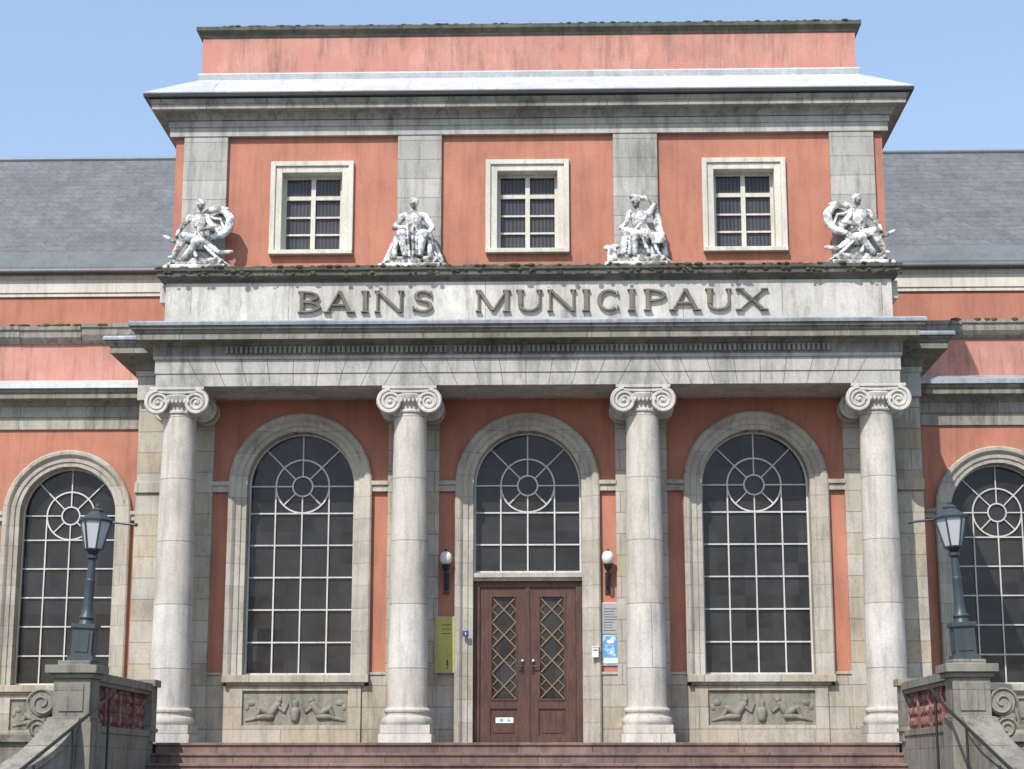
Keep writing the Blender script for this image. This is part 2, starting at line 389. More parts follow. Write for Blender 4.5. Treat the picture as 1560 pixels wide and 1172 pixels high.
# door ----------------------------------------------------------------------
dr=MB(); yd=YW+.20
sur.box(-R0,R0,YW+.05,YW+.4,5.14,5.288)
sur.box(-R0,R0,YW+.0,YW+.05,5.20,5.285)
dr.box(-R0+.002,-.90,yd-.06,yd+.1,FL,5.14); dr.box(.90,R0-.002,yd-.06,yd+.1,FL,5.14)
dr.box(-.90,.90,yd-.06,yd+.1,5.03,5.139)
for sd in (-1,1):
    L=lambda u:sd*u
    dr.c=0
    dr.box(L(.012),L(.20),yd-.02,yd+.05,FL+.02,5.03)
    dr.box(L(.70),L(.895),yd-.02,yd+.05,FL+.02,5.03)
    dr.box(L(.20),L(.70),yd-.019,yd+.05,4.88,5.03)
    dr.box(L(.20),L(.70),yd-.019,yd+.05,2.78,2.93)
    dr.box(L(.20),L(.70),yd-.019,yd+.05,FL+.02,2.28)
    dr.box(L(.20),L(.70),yd+.012,yd+.04,2.28,2.78)
    dr.box(L(.26),L(.64),yd-.004,yd+.012,2.34,2.72)
    for u0,u1,z0,z1 in ((.20,.70,4.85,4.88),(.20,.70,2.93,2.96),(.20,.225,2.96,4.85),(.675,.70,2.96,4.85)):
        dr.box(L(u0),L(u1),yd-.035,yd+.03,z0,z1)
    dr.c=1; dr.box(L(.215),L(.69),yd+.03,yd+.04,2.94,4.87)
    dr.c=2
    n=4; h=(4.85-2.96)/n
    for k in range(n):
        z0=2.96+k*h
        dr.bar((L(.225),z0),(L(.675),z0+h),.018,yd-.004,yd+.012)
        dr.bar((L(.675),z0),(L(.225),z0+h),.018,yd-.007,yd+.009)
        for zc in ((z0+h/2),):
            dr.bar((L(.225),zc+.0),(L(.34),zc+.12),.012,yd-.002,yd+.008); dr.bar((L(.225),zc),(L(.34),zc-.12),.012,yd-.002,yd+.008)
            dr.bar((L(.675),zc+.0),(L(.56),zc+.12),.012,yd-.002,yd+.008); dr.bar((L(.675),zc),(L(.56),zc-.12),.012,yd-.002,yd+.008)
    dr.c=3
    dr.box(L(.07),L(.13),yd-.03,yd-.02,3.42,3.62)
    dr.tube([(L(.10),yd-.03,3.55),(L(.10),yd-.09,3.55),(L(.20),yd-.09,3.55)],.013,8)
    dr.c=4
    dr.ell((L(.10),yd-.06,3.66),.024,.02,.024,10)
dr.c=0; dr.box(-.035,.035,yd-.045,yd-.021,FL+.02,5.03)
dr.c=4; dr.box(-.60,-.27,yd-.012,yd-.0065,2.52,2.62)
dr.c=5; dr.box(-.52,-.46,yd-.014,yd-.0125,2.54,2.60); dr.box(-.38,-.33,yd-.014,yd-.0125,2.54,2.60)
dr.make('entrance_doors',['wood','glass','brass','black','white','blue'],B,bevel=.004)

# ================================================================= wings
YG=3.0
wing_wall=MB(); wst=MB(); wdk=MB(); wz=MB(); wroof=MB(); wcream=MB(); wgut=MB(); wpw=MB()
for sd in (-1,1):
    xs=[9.81,14.1,18.39]
    e=[7.40,11.95,16.25,20.6]
    for i,x in enumerate(xs):
        a,b=sorted((sd*e[i],sd*e[i+1])); cx=sd*x
        arched_wall(wing_wall,a,b,SILL-.05,8.80,cx,R0+.25,0,SP,YG)
        surround(cx,YG,SILL); glazing(cx,YG,SILL,ROWS); window_base(cx,YG)
        l=a;r=b
        for (p,q) in ((l,cx-1.355),(cx+1.355,r)):
            imp.box(p,q,YG-.08,YG+.02,6.82,6.94); imp.box(p,q,YG-.12,YG+.02,6.94,7.02)
            dado.box(p,q,YG-.05,YG+.02,FL,SILL)
        for s2 in (-1,1): dado.box(cx+s2*1.22,cx+s2*1.355,YG-.05,YG+.02,FL,SILL-.201)
    x0,x1=sorted((sd*7.40,sd*20.6))
    wst.box(x0,x1,YG-.05,YG+.3,8.79,9.05)
    wst.box(x0,x1,YG-.08,YG+.3,9.05,9.28)
    wdk.strip([(-.3,9.28),(.10,9.28),(.12,9.32),(.18,9.38),(.40,9.40),(.40,9.50),(.44,9.53),(.46,9.60),(-.3,9.66)],x0,x1,YG)
    wz.c=0 if sd<0 else 1
    wz.strip([(-.3,9.67),(.49,9.605),(.50,9.60),(.50,9.68),(-.3,9.95)],x0,x1,YG)
    wpw.box(x0,x1,YG+.20,YG+.8,9.7,10.72)
    xx=x0
    while xx<x1-.01:
        l=min(random.uniform(1.2,2.0),x1-xx); dz=random.uniform(-.03,.04)
        wdk.strip([(-.5,10.72),(.04,10.72),(.10,10.78),(.16,10.86+dz),(.16,11.0+dz),(.20,11.02+dz),(.20,11.1+dz),(-.5,11.16+dz)],xx,xx+l-.012,YG+.2)
        xx+=l
    wing_wall.box(x0,x1,8.95,9.3,9.5,13.30)
    wcream.strip([(-.2,13.30),(.05,13.30),(.05,13.38),(.08,13.40),(.08,13.72),(.11,13.76),(.12,13.86),(-.2,13.86)],x0,x1,8.95)
    wgut.tube([(x0,8.72,13.92),(x1,8.72,13.92)],.075,10)
    wroof.c=0
    wroof.quad((x0,8.72,14.00),(x1,8.72,14.00),(x1,12.8,18.25),(x0,12.8,18.25))
    wroof.quad((x0,16.9,14.0),(x1,16.9,14.0),(x1,12.8,18.25),(x0,12.8,18.25))
    wroof.quad((sd*20.6,8.7,14.0),(sd*20.6,16.9,14.0),(sd*20.6,12.8,18.25))
    wroof.box(x0,x1,8.8,12,13.861,13.95)
    wroof.c=1
    wroof.add([(x0,8.66,14.02),(x1,8.66,14.02),(x1,9.16,14.54),(x0,9.16,14.54),(x0,8.66,13.94),(x1,8.66,13.94)],[(0,1,2,3),(0,1,5,4)])
    wroof.tube([(x0,12.8,18.27),(x1,12.8,18.27)],.06,8)
    wing_wall.box(sd*20.58,sd*20.2,3.1,16.5,FL,9.6); wing_wall.box(sd*20.58,sd*20.2,9.0,16.5,9.5,13.9)
    wing_wall.box(x0,x1,16.3,16.6,0,13.9)
wing_wall.make('wing_walls','pink',B)
wpw.make('wing_parapets','pinkw',B)
wst.make('wing_frieze','corn',B,bevel=.006)
wdk.make('wing_cornices','dark',B)
wz.make('wing_flashing',['zinc','zincp'],B)
wroof.make('slate_roofs',['slate','zincd'],B)
wcream.make('wing_eaves','cream',B)
wgut.make('wing_gutters','zincd',B,smooth=40)

wall.make('portico_walls','pink',B)
sur.make('window_surrounds','stone',B,smooth=25)
gl.make('window_glass','glass',B)
bars.make('glazing_bars','wpaint',B)
imp.make('impost_bands','stone',B,bevel=.008)
dado.make('plinth_courses','pier',B,bevel=.008)
rel.make('relief_panels','relief',B,smooth=40)

# ================================================================= portico entablature
en=MB()
en.box(-6.85,6.85,-2.30,-.90,8.60,8.84)
en.box(-6.87,6.87,-2.32,-.90,8.84,9.10)
en.box(-6.90,6.90,-2.35,-.90,9.10,9.165)
en.box(-7.47,7.47,-1.08,3.2,8.602,9.166)
en.box(-7.50,7.50,-1.11,3.2,9.06,9.163)
# splayed joints of the flat arches between the columns
en.c=1
for c in (-4.3,0,4.3):
    for i in range(-4,5):
        xb=c+i*.42; xm=c+i*.455; xt=c+i*.49
        en.prism([(xb-.006,8.603),(xb+.006,8.603),(xm+.006,8.838),(xm-.006,8.838)],-2.3015,-2.29)
        en.prism([(xm-.006,8.842),(xm+.006,8.842),(xt+.006,9.098),(xt-.006,9.098)],-2.3215,-2.31)
en.make('portico_frieze',['frieze','joint'],B)
cn=MB()
cn.ring([(-.9,9.166),(0.06,9.166),(0.06,9.34),(.09,9.36),(.14,9.41),(.33,9.415),(.33,9.52),(.35,9.53),(.37,9.57),(.41,9.60),(.41,9.66),(-.9,9.69)],6.85,-2.30,-1.2)
cn.ring([(-.9,9.17),(0.06,9.17),(0.06,9.31),(.12,9.36),(.18,9.41),(.46,9.42),(.46,9.53),(.48,9.54),(.50,9.58),(.54,9.61),(.54,9.66),(-.9,9.70)],7.46,-1.07,3.3)
for i in range(-62,62):
    if random.random()<.03: continue
    x=.03+i*.09; cn.box(x,x+.052,-2.43,-2.358,9.20,9.325)
cn.make('portico_cornice','dark',B)
pz=MB()
pz.ring([(-.9,9.73),(.43,9.67),(.45,9.655),(.46,9.71),(.43,9.74),(-.9,9.83)],6.85,-2.30,-1.15)
pz.ring([(-.9,9.733),(.56,9.67),(.58,9.655),(.585,9.70),(.56,9.735),(-.9,9.82)],7.46,-1.07,3.3)
pz.box(-7.0,7.0,-1.35,3.2,9.60,9.79)
pz.make('portico_roof_flashing','zincp',B)

pp=MB(); pp.box(-7.0,7.0,-1.10,-.30,9.6,10.90); pp.box(-7.04,7.04,-1.13,-.3,9.6,10.12)
for sd in (-1,1): pp.box(sd*7.0,sd*7.14,-.95,-.3,10.55,10.9)
pp.make('lettering_parapet','panel',B,bevel=.006)
pm=MB(); pm.ring([(-.80,10.90),(.03,10.90),(.03,10.94),(.08,10.97),(.15,11.00),(.15,11.08),(.19,11.10),(.20,11.16),(-.80,11.20)],7.0,-1.10,.5)
pm.make('parapet_coping','moss',B)
mo=MB()
for i in range(330):
    x=random.uniform(-7.15,7.15); s=random.uniform(.012,.045)
    if random.random()<.6: mo.ell((x,-1.29+random.uniform(-.01,.06),11.165),s*1.8,s,s*.8,7)
    else: mo.ell((x,-1.26-random.uniform(0,.03),11.02+random.uniform(-.05,.1)),s*1.4,s*.5,s,7)
for i in range(150):
    x=random.uniform(-6.8,6.8); s=random.uniform(.012,.04); mo.ell((x,-.03+random.uniform(0,.05),16.665),s*2,s,s*.8,7)
for i in range(120):
    sd=random.choice((-1,1)); x=sd*random.uniform(7.6,14); s=random.uniform(.015,.05); mo.ell((x,YG+.03,11.1),s*2,s,s,7)
mo.make('moss_growth','mossg',B,smooth=60)

# letters --------------------------------------------------------------------
lt=MB(); ZB=10.28; H=.43; T=.078; t=.038
k=[0]
def yy():
    k[0]=(k[0]+1)%9; return -1.175-.0015*k[0]
def stem(x,w,top=True,bot=True,z0=0,z1=1):
    lt.prism([(x,ZB+z0*H),(x+w,ZB+z0*H),(x+w,ZB+z1*H),(x,ZB+z1*H)],yy(),-1.10)
    for f,z in ((bot,ZB+.012),(top,ZB+H-.012)):
        if f: lt.prism([(x-.038,z-.012),(x+w+.038,z-.012),(x+w+.038,z+.012),(x-.038,z+.012)],yy(),-1.10)
def dia(p,q,w):
    lt.prism([(p[0]-w/2,ZB+p[1]*H),(p[0]+w/2,ZB+p[1]*H),(q[0]+w/2,ZB+q[1]*H),(q[0]-w/2,ZB+q[1]*H)],yy(),-1.10)
def ser(x,z,w):
    zz=ZB+z*H+(.012 if z==0 else -.012)
    lt.prism([(x-w/2,zz-.012),(x+w/2,zz-.012),(x+w/2,zz+.012),(x-w/2,zz+.012)],yy(),-1.10)
def arc(cx,cz,rx,rz,tx,tz,a0,a1): lt.arc(cx,ZB+cz*H,rx,rz*H,tx,tz,a0,a1,yy(),-1.10)
def glyph(c,a,b):
    W=b-a; m=(a+b)/2
    if c=='I': stem(m-T/2,T)
    elif c=='B':
        stem(a+.04,T); x=a+.04+T-.02
        arc(x,.74,(b-.04)-x,.26,T*.9,t,-90,90); arc(x,.27,b-x,.27,T,t,-90,90)
    elif c=='P':
        stem(a+.04,T); x=a+.04+T-.02
        arc(x,.71,b-x,.29,T,t,-90,90)
    elif c=='N':
        stem(a+.04,t,True,True); stem(b-.04-t,t,True,False); dia((a+.06,1),(b-.065,0),T)
    elif c=='M':
        stem(a+.04,t); stem(b-.04-T,T); dia((a+.07,1),(m,0.05),T); dia((b-.08,1),(m,0.05),t)
    elif c=='A':
        dia((a+.06,0),(m,1),t); dia((b-.08,0),(m,1),T); ser(a+.06,0,.14); ser(b-.08,0,.17)
        lt.prism([(a+.13,ZB+.3*H),(b-.15,ZB+.3*H),(b-.17,ZB+.3*H+t),(a+.16,ZB+.3*H+t)],yy(),-1.10)
    elif c=='X':
        dia((a+.09,1),(b-.09,0),T); dia((b-.07,1),(a+.07,0),t)
        ser(a+.09,1,.17);ser(b-.07,1,.14);ser(a+.07,0,.14);ser(b-.09,0,.17)
    elif c=='U':
        stem(a+.04,T,True,False,.3,1); stem(b-.04-t,t,True,False,.3,1)
        arc((a+b+.0)/2,.3,(W-.08)/2,.3,T*.8,t,180,360)
    elif c=='C':
        arc(m,.5,W/2,.5,T,t,48,312)
        stem(b-.06,.03,False,False,.70,.93); stem(b-.06,.03,False,False,.07,.26)
    elif c=='S':
        arc(m,.745,W/2-.025,.255,T*.85,t,25,270); arc(m,.275,W/2,.275,T*.85,t,90,-155)
        stem(b-.055,.03,False,False,.72,.95); stem(a,.03,False,False,.06,.28)
for c,a,b in (('B',-4.42,-3.97),('A',-3.91,-3.32),('I',-3.22,-3.02),('N',-2.94,-2.37),('S',-2.20,-1.81),
    ('M',-.99,-.31),('U',-.21,.30),('N',.39,.95),('I',1.04,1.24),('C',1.35,1.79),('I',1.91,2.11),('P',2.24,2.68),('A',2.74,3.34),('U',3.42,3.93),('X',4.0,4.63)):
    glyph(c,a,b)
lt.make('bains_municipaux_lettering','letter',B,bevel=.004)

# ================================================================= upper storey
YU=-.37
up=MB(); uf=MB(); ug=MB(); ub=MB()
W2=.60; Z0,Z1=11.74,13.36
def rect_wall(mb,x0,x1,z0,z1,cx,hw,a,b,y):
    mb.quad((x0,y,z0),(cx-hw,y,z0),(cx-hw,y,z1),(x0,y,z1)); mb.quad((cx+hw,y,z0),(x1,y,z0),(x1,y,z1),(cx+hw,y,z1))
    mb.quad((cx-hw,y,z0),(cx+hw,y,z0),(cx+hw,y,a),(cx-hw,y,a)); mb.quad((cx-hw,y,b),(cx+hw,y,b),(cx+hw,y,z1),(cx-hw,y,z1))
for cx in (-4.3,0,4.3):
    rect_wall(up,cx-2.15,cx+2.15,10.9,14.15,cx,.70,11.70,13.45,YU)
    def fr(o0,o1,y0,y1,zb):
        uf.box(cx-W2-o1,cx-W2-o0,y0,y1,zb,Z1+o1); uf.box(cx+W2+o0,cx+W2+o1,y0,y1,zb,Z1+o1)
        uf.box(cx-W2-o0,cx+W2+o0,y0,y1,Z1+o0,Z1+o1)
    fr(0,.13,YU-.05,YU+.32,Z0); fr(.13,.23,YU-.09,YU+.02,Z0)
    uf.box(cx-.83,cx+.83,YU-.14,YU+.32,Z0-.09,Z0-.001)
    y=YU+.24
    ug.quad((cx-W2,y+.03,Z0),(cx+W2,y+.03,Z0),(cx+W2,y+.03,Z1),(cx-W2,y+.03,Z1))
    ub.box(cx-W2,cx-W2+.06,y-.03,y+.02,Z0,Z1); ub.box(cx+W2-.06,cx+W2,y-.03,y+.02,Z0,Z1)
    ub.box(cx-W2+.06,cx+W2-.06,y-.03,y+.02,Z1-.06,Z1); ub.box(cx-W2+.06,cx+W2-.06,y-.03,y+.02,Z0,Z0+.07)
    ub.box(cx-.045,cx+.045,y-.045,y+.02,Z0+.07,Z1-.06)
    ub.box(cx-W2+.06,cx+W2-.06,y-.038,y+.018,12.86,12.94)
    for z in (12.14,12.50): ub.box(cx-W2+.06,cx+W2-.06,y-.02,y+.015,z-.018,z+.018)
for sd in (-1,1):
    a,b=sorted((sd*6.45,sd*7.07)); up.quad((a,YU,9.7),(b,YU,9.7),(b,YU,14.15),(a,YU,14.15))
    up.quad((sd*7.07,YU,9.7),(sd*7.07,14,9.7),(sd*7.07,14,14.15),(sd*7.07,YU,14.15))
up.quad((-7.07,14,0),(7.07,14,0),(7.07,14,14.15),(-7.07,14,14.15))
up.make('upper_storey_walls','pink',B)
uf.make('upper_window_frames','cream',B,bevel=.01)
ug.make('upper_window_glass','glassc',B)
ub.make('upper_sashes','cream',B)
ps=MB()
for cx in (-6.45,-2.15,2.15,6.45): ps.box(cx-.44,cx+.44,YU-.09,YU+.02,11.0,14.12)
for sd in (-1,1):
    for yb in (1.5,5,9): ps.box(sd*7.05,sd*7.15,yb,yb+.88,9.9,14.12)
ps.make('upper_pilasters','upier',B,bevel=.008)
uc=MB()
uc.ring([(-1.0,14.12),(.11,14.12),(.11,14.30),(.14,14.31),(.14,14.43),(-1.0,14.44)],7.07,YU,14.1)
uc.make('upper_frieze','frieze',B)
uc=MB()
uc.ring([(-1.0,14.44),(.17,14.44),(.19,14.50),(.25,14.55),(.27,14.58),(.43,14.585),(.43,14.68),(.45,14.69),(.50,14.77),(-1.0,14.78)],7.07,YU,14.1)
uc.make('upper_cornice','corn',B)
ugt=MB(); ugt.ring([(-.6,14.785),(.53,14.785),(.57,14.80),(.58,14.86),(-.6,14.88)],7.07,YU,14.1)
ugt.make('upper_gutter','gutter',B)
ur=MB()
w,yf,yb=7.07,YU,14.1
ur.ring([(.575,14.865),(.585,14.885),(-.50,15.60),(-.52,15.58)],w,yf,yb)
ur.ring([(-.40,15.50),(-.34,15.50),(-.30,15.60),(-.34,15.64),(-.5,15.66)],w,yf,yb)
for i in range(-5,6):
    x=i*1.3+.2
    ur.sweep([[(x-.018,-.93,14.89),(x+.018,-.93,14.89),(x+.018,-.93,14.91),(x-.018,-.93,14.91)],[(x-.018,.10,15.57),(x+.018,.10,15.57),(x+.018,.10,15.59),(x-.018,.10,15.59)]])
ur.make('upper_roof','zinc',B)
bx=MB(); bx.box(-6.70,6.70,.08,12,15.3,16.50)
bx.make('roof_attic_box','pinkw',B)
bc=MB(); bc.ring([(-.6,16.45),(.02,16.45),(.05,16.50),(.10,16.56),(.12,16.58),(.12,16.66),(-.6,16.69)],6.70,.08,12.1)
bc.box(-6.3,6.3,.5,12,16.5,16.67)
bc.make('attic_box_coping','moss',B)
bb=MB(); bb.ring([(-.2,15.60),(.05,15.60),(.05,15.66),(-.2,15.69)],6.70,.08,12.05)
bb.make('attic_box_base','corn',B)

# ================================================================= statues
def statue(name,x,fn,mirror=False):
    mb=MB(); fn(mb)
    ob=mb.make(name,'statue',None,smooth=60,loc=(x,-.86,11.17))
    rm=ob.modifiers.new('carve','REMESH'); rm.mode='VOXEL'; rm.voxel_size=.013; rm.use_smooth_shade=True
    tx=bpy.data.textures.new(name+'_folds','CLOUDS'); tx.noise_scale=.07; tx.noise_depth=2
    dm=ob.modifiers.new('folds','DISPLACE'); dm.texture=tx; dm.strength=.026; dm.mid_level=.5
    s=1.07
    ob.scale=(-s if mirror else s,s,1.04)
    return ob
def base(m):
    m.box(-.50,.50,-.30,.30,0,.09); m.box(-.40,.40,-.27,.27,.08,.22)
    for s in(-1,1):
        m.ell((s*.585,-.2,.055),.055,.055,.055); m.capsule((s*.59,-.2,.07),.028,(s*.44,-.22,.17),.03)
        m.ell((s*.42,-.24,.16),.05,.05,.05)
def head(m,c,tx=0):
    x,y,z=c
    m.ell(c,.08,.095,.108); m.ell((x-.01*tx,y+.035,z+.03),.092,.095,.095)
    m.capsule((x+tx*.05,y-.085,z+.02),.014,(x+tx*.06,y-.105,z-.02),.018)
    m.capsule((x,y-.06,z-.08),.03,(x,y-.055,z-.08),.03); m.ell((x-.02*tx,y+.10,z+.04),.05,.05,.05)
def folds(m,pts,r):
    for p,q in pts: m.capsule(p,r,q,r*1.3,8)
def fig_front(m):
    base(m); m.box(-.30,.30,-.05,.27,.2,.58)
    m.capsule((0,0,.62),.19,(0,-.02,.78),.14); m.capsule((0,-.02,.78),.135,(0,-.03,1.02),.16)
    m.capsule((-.17,0,1.08),.075,(.17,0,1.08),.075); m.capsule((0,-.02,1.10),.055,(0,-.04,1.25),.05)
    head(m,(0,-.05,1.32)); m.ell((0,.0,1.42),.05,.05,.04)
    for s in(-1,1):
        m.capsule((s*.21,0,1.07),.07,(s*.35,-.05,.84),.055)
        m.capsule((s*.11,-.05,.62),.12,(s*.20,-.30,.64),.10); m.capsule((s*.20,-.30,.62),.09,(s*.13,-.27,.28),.06)
        m.capsule((s*.13,-.27,.25),.045,(s*.14,-.36,.23),.035)
        folds(m,[((s*.24,-.08,.56),(s*.43,-.06,.24)),((s*.28,.06,.78),(s*.50,.04,.22)),((s*.29,-.2,.52),(s*.34,-.24,.2))],.045)
    m.capsule((-.35,-.05,.84),.05,(-.12,-.28,.78),.04); m.capsule((.35,-.05,.84),.05,(.30,-.27,.68),.04)
    m.capsule((-.10,-.27,.80),.035,(-.04,-.30,.83),.03); m.capsule((-.04,-.30,.96),.018,(-.10,-.3,.62),.028)
    folds(m,[((0,-.3,.60),(.02,-.27,.24)),((-.08,-.31,.56),(-.05,-.29,.22)),((.07,-.30,.58),(.09,-.29,.24)),((-.13,-.12,1.05),(.11,-.15,.72))],.022)
def fig_arch(m):
    base(m); m.box(-.24,.30,-.1,.25,.2,.50)
    m.capsule((.05,0,.58),.18,(-.02,-.03,.78),.14); m.capsule((-.02,-.03,.80),.135,(-.06,-.05,1.02),.15)
    m.capsule((-.20,-.05,1.08),.065,(.08,0,1.10),.07); m.capsule((-.05,-.04,1.10),.05,(-.03,-.05,1.26),.05)
    head(m,(-.01,-.06,1.33),1)
    arcp=[(-.02,.10,1.12),(.10,.10,1.24),(.26,.09,1.29),(.42,.08,1.24),(.52,.06,1.08),(.50,.04,.88),(.38,.0,.74),(.20,-.05,.68)]
    rr=[.045,.055,.07,.08,.08,.075,.07,.06]
    for i in range(len(arcp)-1): m.capsule(arcp[i],rr[i],arcp[i+1],rr[i+1])
    m.ell((.30,.16,.98),.19,.04,.24)
    folds(m,[((.12,.08,1.12),(.34,.08,1.06)),((.34,.08,1.06),(.40,.06,.90))],.025)
    m.capsule((-.21,-.05,1.06),.06,(-.36,-.12,.84),.05); m.capsule((-.36,-.12,.84),.045,(-.40,-.22,.66),.035)
    m.capsule((.09,-.02,1.06),.06,(.24,-.16,.86),.05); m.capsule((.24,-.16,.86),.045,(.06,-.26,.76),.035)
    m.capsule((-.30,-.18,.56),.065,(-.50,-.16,.60),.045); m.capsule((-.50,-.16,.60),.045,(-.66,-.12,.70),.018)
    m.capsule((.0,-.05,.58),.13,(-.26,-.28,.62),.10); m.capsule((-.26,-.28,.60),.09,(-.42,-.26,.28),.055)
    m.capsule((.08,-.05,.55),.13,(-.03,-.30,.50),.10); m.capsule((-.03,-.30,.48),.085,(-.22,-.28,.24),.055)
    m.capsule((-.42,-.26,.25),.045,(-.50,-.30,.22),.03)
    m.capsule((.14,-.15,.52),.06,(.38,-.15,.34),.05); m.capsule((.38,-.15,.34),.05,(.60,-.12,.38),.03)
    folds(m,[((.12,-.22,.45),(.36,-.22,.22)),((-.12,-.3,.50),(-.02,-.3,.24)),((-.14,-.15,1.0),(.08,-.16,.7))],.028)
def fig_side(m):
    base(m); m.box(-.15,.36,-.1,.25,.2,.56)
    m.capsule((.10,0,.62),.18,(.02,-.02,.82),.14); m.capsule((.02,-.02,.82),.135,(.0,-.03,1.04),.15)
    m.capsule((-.16,-.03,1.10),.065,(.16,0,1.08),.07); m.capsule((.0,-.03,1.1),.05,(-.04,-.06,1.24),.05)
    head(m,(-.06,-.07,1.30),-1)
    m.capsule((.18,0,1.08),.065,(.30,-.06,1.26),.05); m.capsule((.30,-.06,1.26),.045,(.12,-.02,1.41),.035)
    m.capsule((.12,.02,1.40),.05,(-.12,.0,1.43),.05)
    m.capsule((.28,.05,1.28),.06,(.36,.06,.95),.07)
    m.capsule((-.17,-.03,1.08),.06,(-.24,-.15,.86),.045); m.capsule((-.24,-.15,.86),.045,(-.34,-.24,.74),.035)
    m.capsule((.05,-.05,.60),.13,(-.24,-.24,.66),.10); m.capsule((-.24,-.24,.64),.09,(-.28,-.24,.28),.06)
    m.capsule((.10,-.1,.58),.13,(-.08,-.30,.60),.10); m.capsule((-.08,-.30,.58),.085,(-.10,-.27,.26),.06)
    m.capsule((-.28,-.24,.25),.045,(-.38,-.28,.23),.03)
    m.box(-.58,-.42,-.25,.1,.08,.38); m.capsule((-.60,-.1,.40),.05,(-.40,-.12,.42),.05)
    m.capsule((.34,.05,.95),.07,(.42,.04,.62),.08); m.capsule((.42,.04,.62),.08,(.46,.0,.28),.07)
    m.box(.22,.44,-.25,-.05,.45,.66)
    folds(m,[((.2,-.2,.6),(.36,-.2,.24)),((.05,-.28,.54),(.16,-.28,.24)),((-.17,-.3,.56),(-.18,-.3,.24)),((.12,-.12,1.0),(-.08,-.15,.72))],.028)
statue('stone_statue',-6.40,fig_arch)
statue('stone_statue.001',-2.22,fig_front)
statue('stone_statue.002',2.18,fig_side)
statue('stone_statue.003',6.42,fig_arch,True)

# ================================================================= terrace and steps
st=MB()
st.box(-6.4,6.4,-3.10,-.9,0,FL)
for i in range(1,12):
    z=FL-.1775*i; st.box(-6.4-.0,6.4,-3.10-.36*i,-3.10-.36*(i-1),0,z)
    st.box(-6.4,6.4,-3.13-.36*i,-3.10-.36*i,z-.05,z-.001)
st.box(-6.4,6.4,-3.13,-3.10,FL-.05,FL-.001)
st.make('stone_staircase','steps',None,bevel=.01)
te=MB()
for sd in (-1,1):
    te.box(sd*6.76,sd*20.6,-3.6,3.1,0,FL-.004)
    te.box(sd*6.76,sd*20.6,-3.68,-3.25,FL-.003,FL+.13)
te.make('terrace','terr',None,bevel=.012)
def balustrade(name,sd):
    b=MB(); L=lambda u:sd*u
    b.c=0
    b.box(L(6.40),L(6.756),-7.65,-3.35,0,2.22)
    b.box(L(6.38),L(6.77),-7.62,-3.7,2.22,2.32)
    b.box(L(6.36),L(6.80),-7.60,-3.72,2.98,3.11); b.box(L(6.40),L(6.76),-7.61,-3.71,2.92,2.98)
    b.box(L(6.36),L(6.74),-3.70,-3.32,FL,3.06); b.box(L(6.31),L(6.79),-3.74,-3.27,3.06,3.18); b.box(L(6.33),L(6.77),-3.73,-3.29,2.30,2.36)
    b.box(L(6.22),L(6.86),-8.30,-7.66,0,2.35); b.box(L(6.27),L(6.81),-8.25,-7.70,2.35,2.98)
    b.box(L(6.24),L(6.84),-8.28,-7.68,2.35,2.42)
    b.box(L(6.36),L(6.72),-8.27,-8.25,2.50,2.90); b.box(L(6.255),L(6.27),-8.15,-7.80,2.50,2.90)
    b.box(L(6.22),L(6.86),-8.30,-7.66,2.98,3.05); b.box(L(6.16),L(6.92),-8.36,-7.60,3.05,3.17); b.box(L(6.30),L(6.78),-8.2,-7.74,3.17,3.24)
    for cx,cz,r in ((6.98,2.62,.20),(7.02,2.25,.14)):
        rows=[]
        for y in (-8.20,-8.17,-7.83,-7.80):
            rr=r-(.02 if y in(-8.20,-7.80) else 0)
            rows.append([(L(cx+rr*math.cos(i*math.pi/12)),y,cz+rr*math.sin(i*math.pi/12)) for i in range(24)])
        b.sweep(rows)
        pts=[(L(cx+(r*(1-k/40)+.02)*math.cos(k*.30)),-8.21,cz+(r*(1-k/40)+.02)*math.sin(k*.30)) for k in range(38)]
        b.tube(pts,.02,6)
    rows=[]
    for k in range(13):
        t=k/12; x=6.62+.75*t*t+.12*t; y=-8.3-1.6*t; z=2.30-.62*math.sin(t*math.pi/2)-.25*t
        rows.append([(L(x-.2),y,0),(L(x+.2),y,0),(L(x+.2),y,z),(L(x+.24),y,z+.01),(L(x+.24),y,z+.12),(L(x-.24),y,z+.12),(L(x-.24),y,z+.01),(L(x-.2),y,z)])
    b.sweep(rows)
    b.c=1
    b.box(L(6.50),L(6.66),-7.62,-3.70,2.32,2.92)
    for i in range(4):
        y0=-7.55+i*.97
        b.box(L(6.44),L(6.50),y0-.02,y0+.05,2.33,2.915)
        for j in range(7):
            for q in range(3):
                b.ell((L(6.50),y0+.16+j*.12,2.44+q*.18),.045,.045,.075,8)
    return b.make(name,['terr','red'],None,smooth=35,bevel=.01)
balustrade('stair_balustrade',-1); balustrade('stair_balustrade.001',1)
def handrail(name,sd):
    b=MB(); L=lambda u:sd*u
    pts=[(L(6.12),-7.4,2.86),(L(6.12),-7.9,2.68)]+[(L(6.12+.10*t/8),-7.9-4*t/8,2.66-1.05*t/8) for t in range(1,9)]+[(L(6.22),-12.0,1.50),(L(6.22),-11.95,1.42)]
    b.tube(pts,.024,8)
    for y,z in ((-7.6,2.77),(-9.6,2.22),(-11.4,1.72)):
        b.tube([(L(6.14),y,0),(L(6.14),y,z)],.02,8)
    return b.make(name,'black',None,smooth=40)
handrail('stair_handrail',-1); handrail('stair_handrail.001',1)
gd=MB(); gd.quad((-400,-400,0),(400,-400,0),(400,600,0),(-400,600,0)); gd.make('ground','ground')

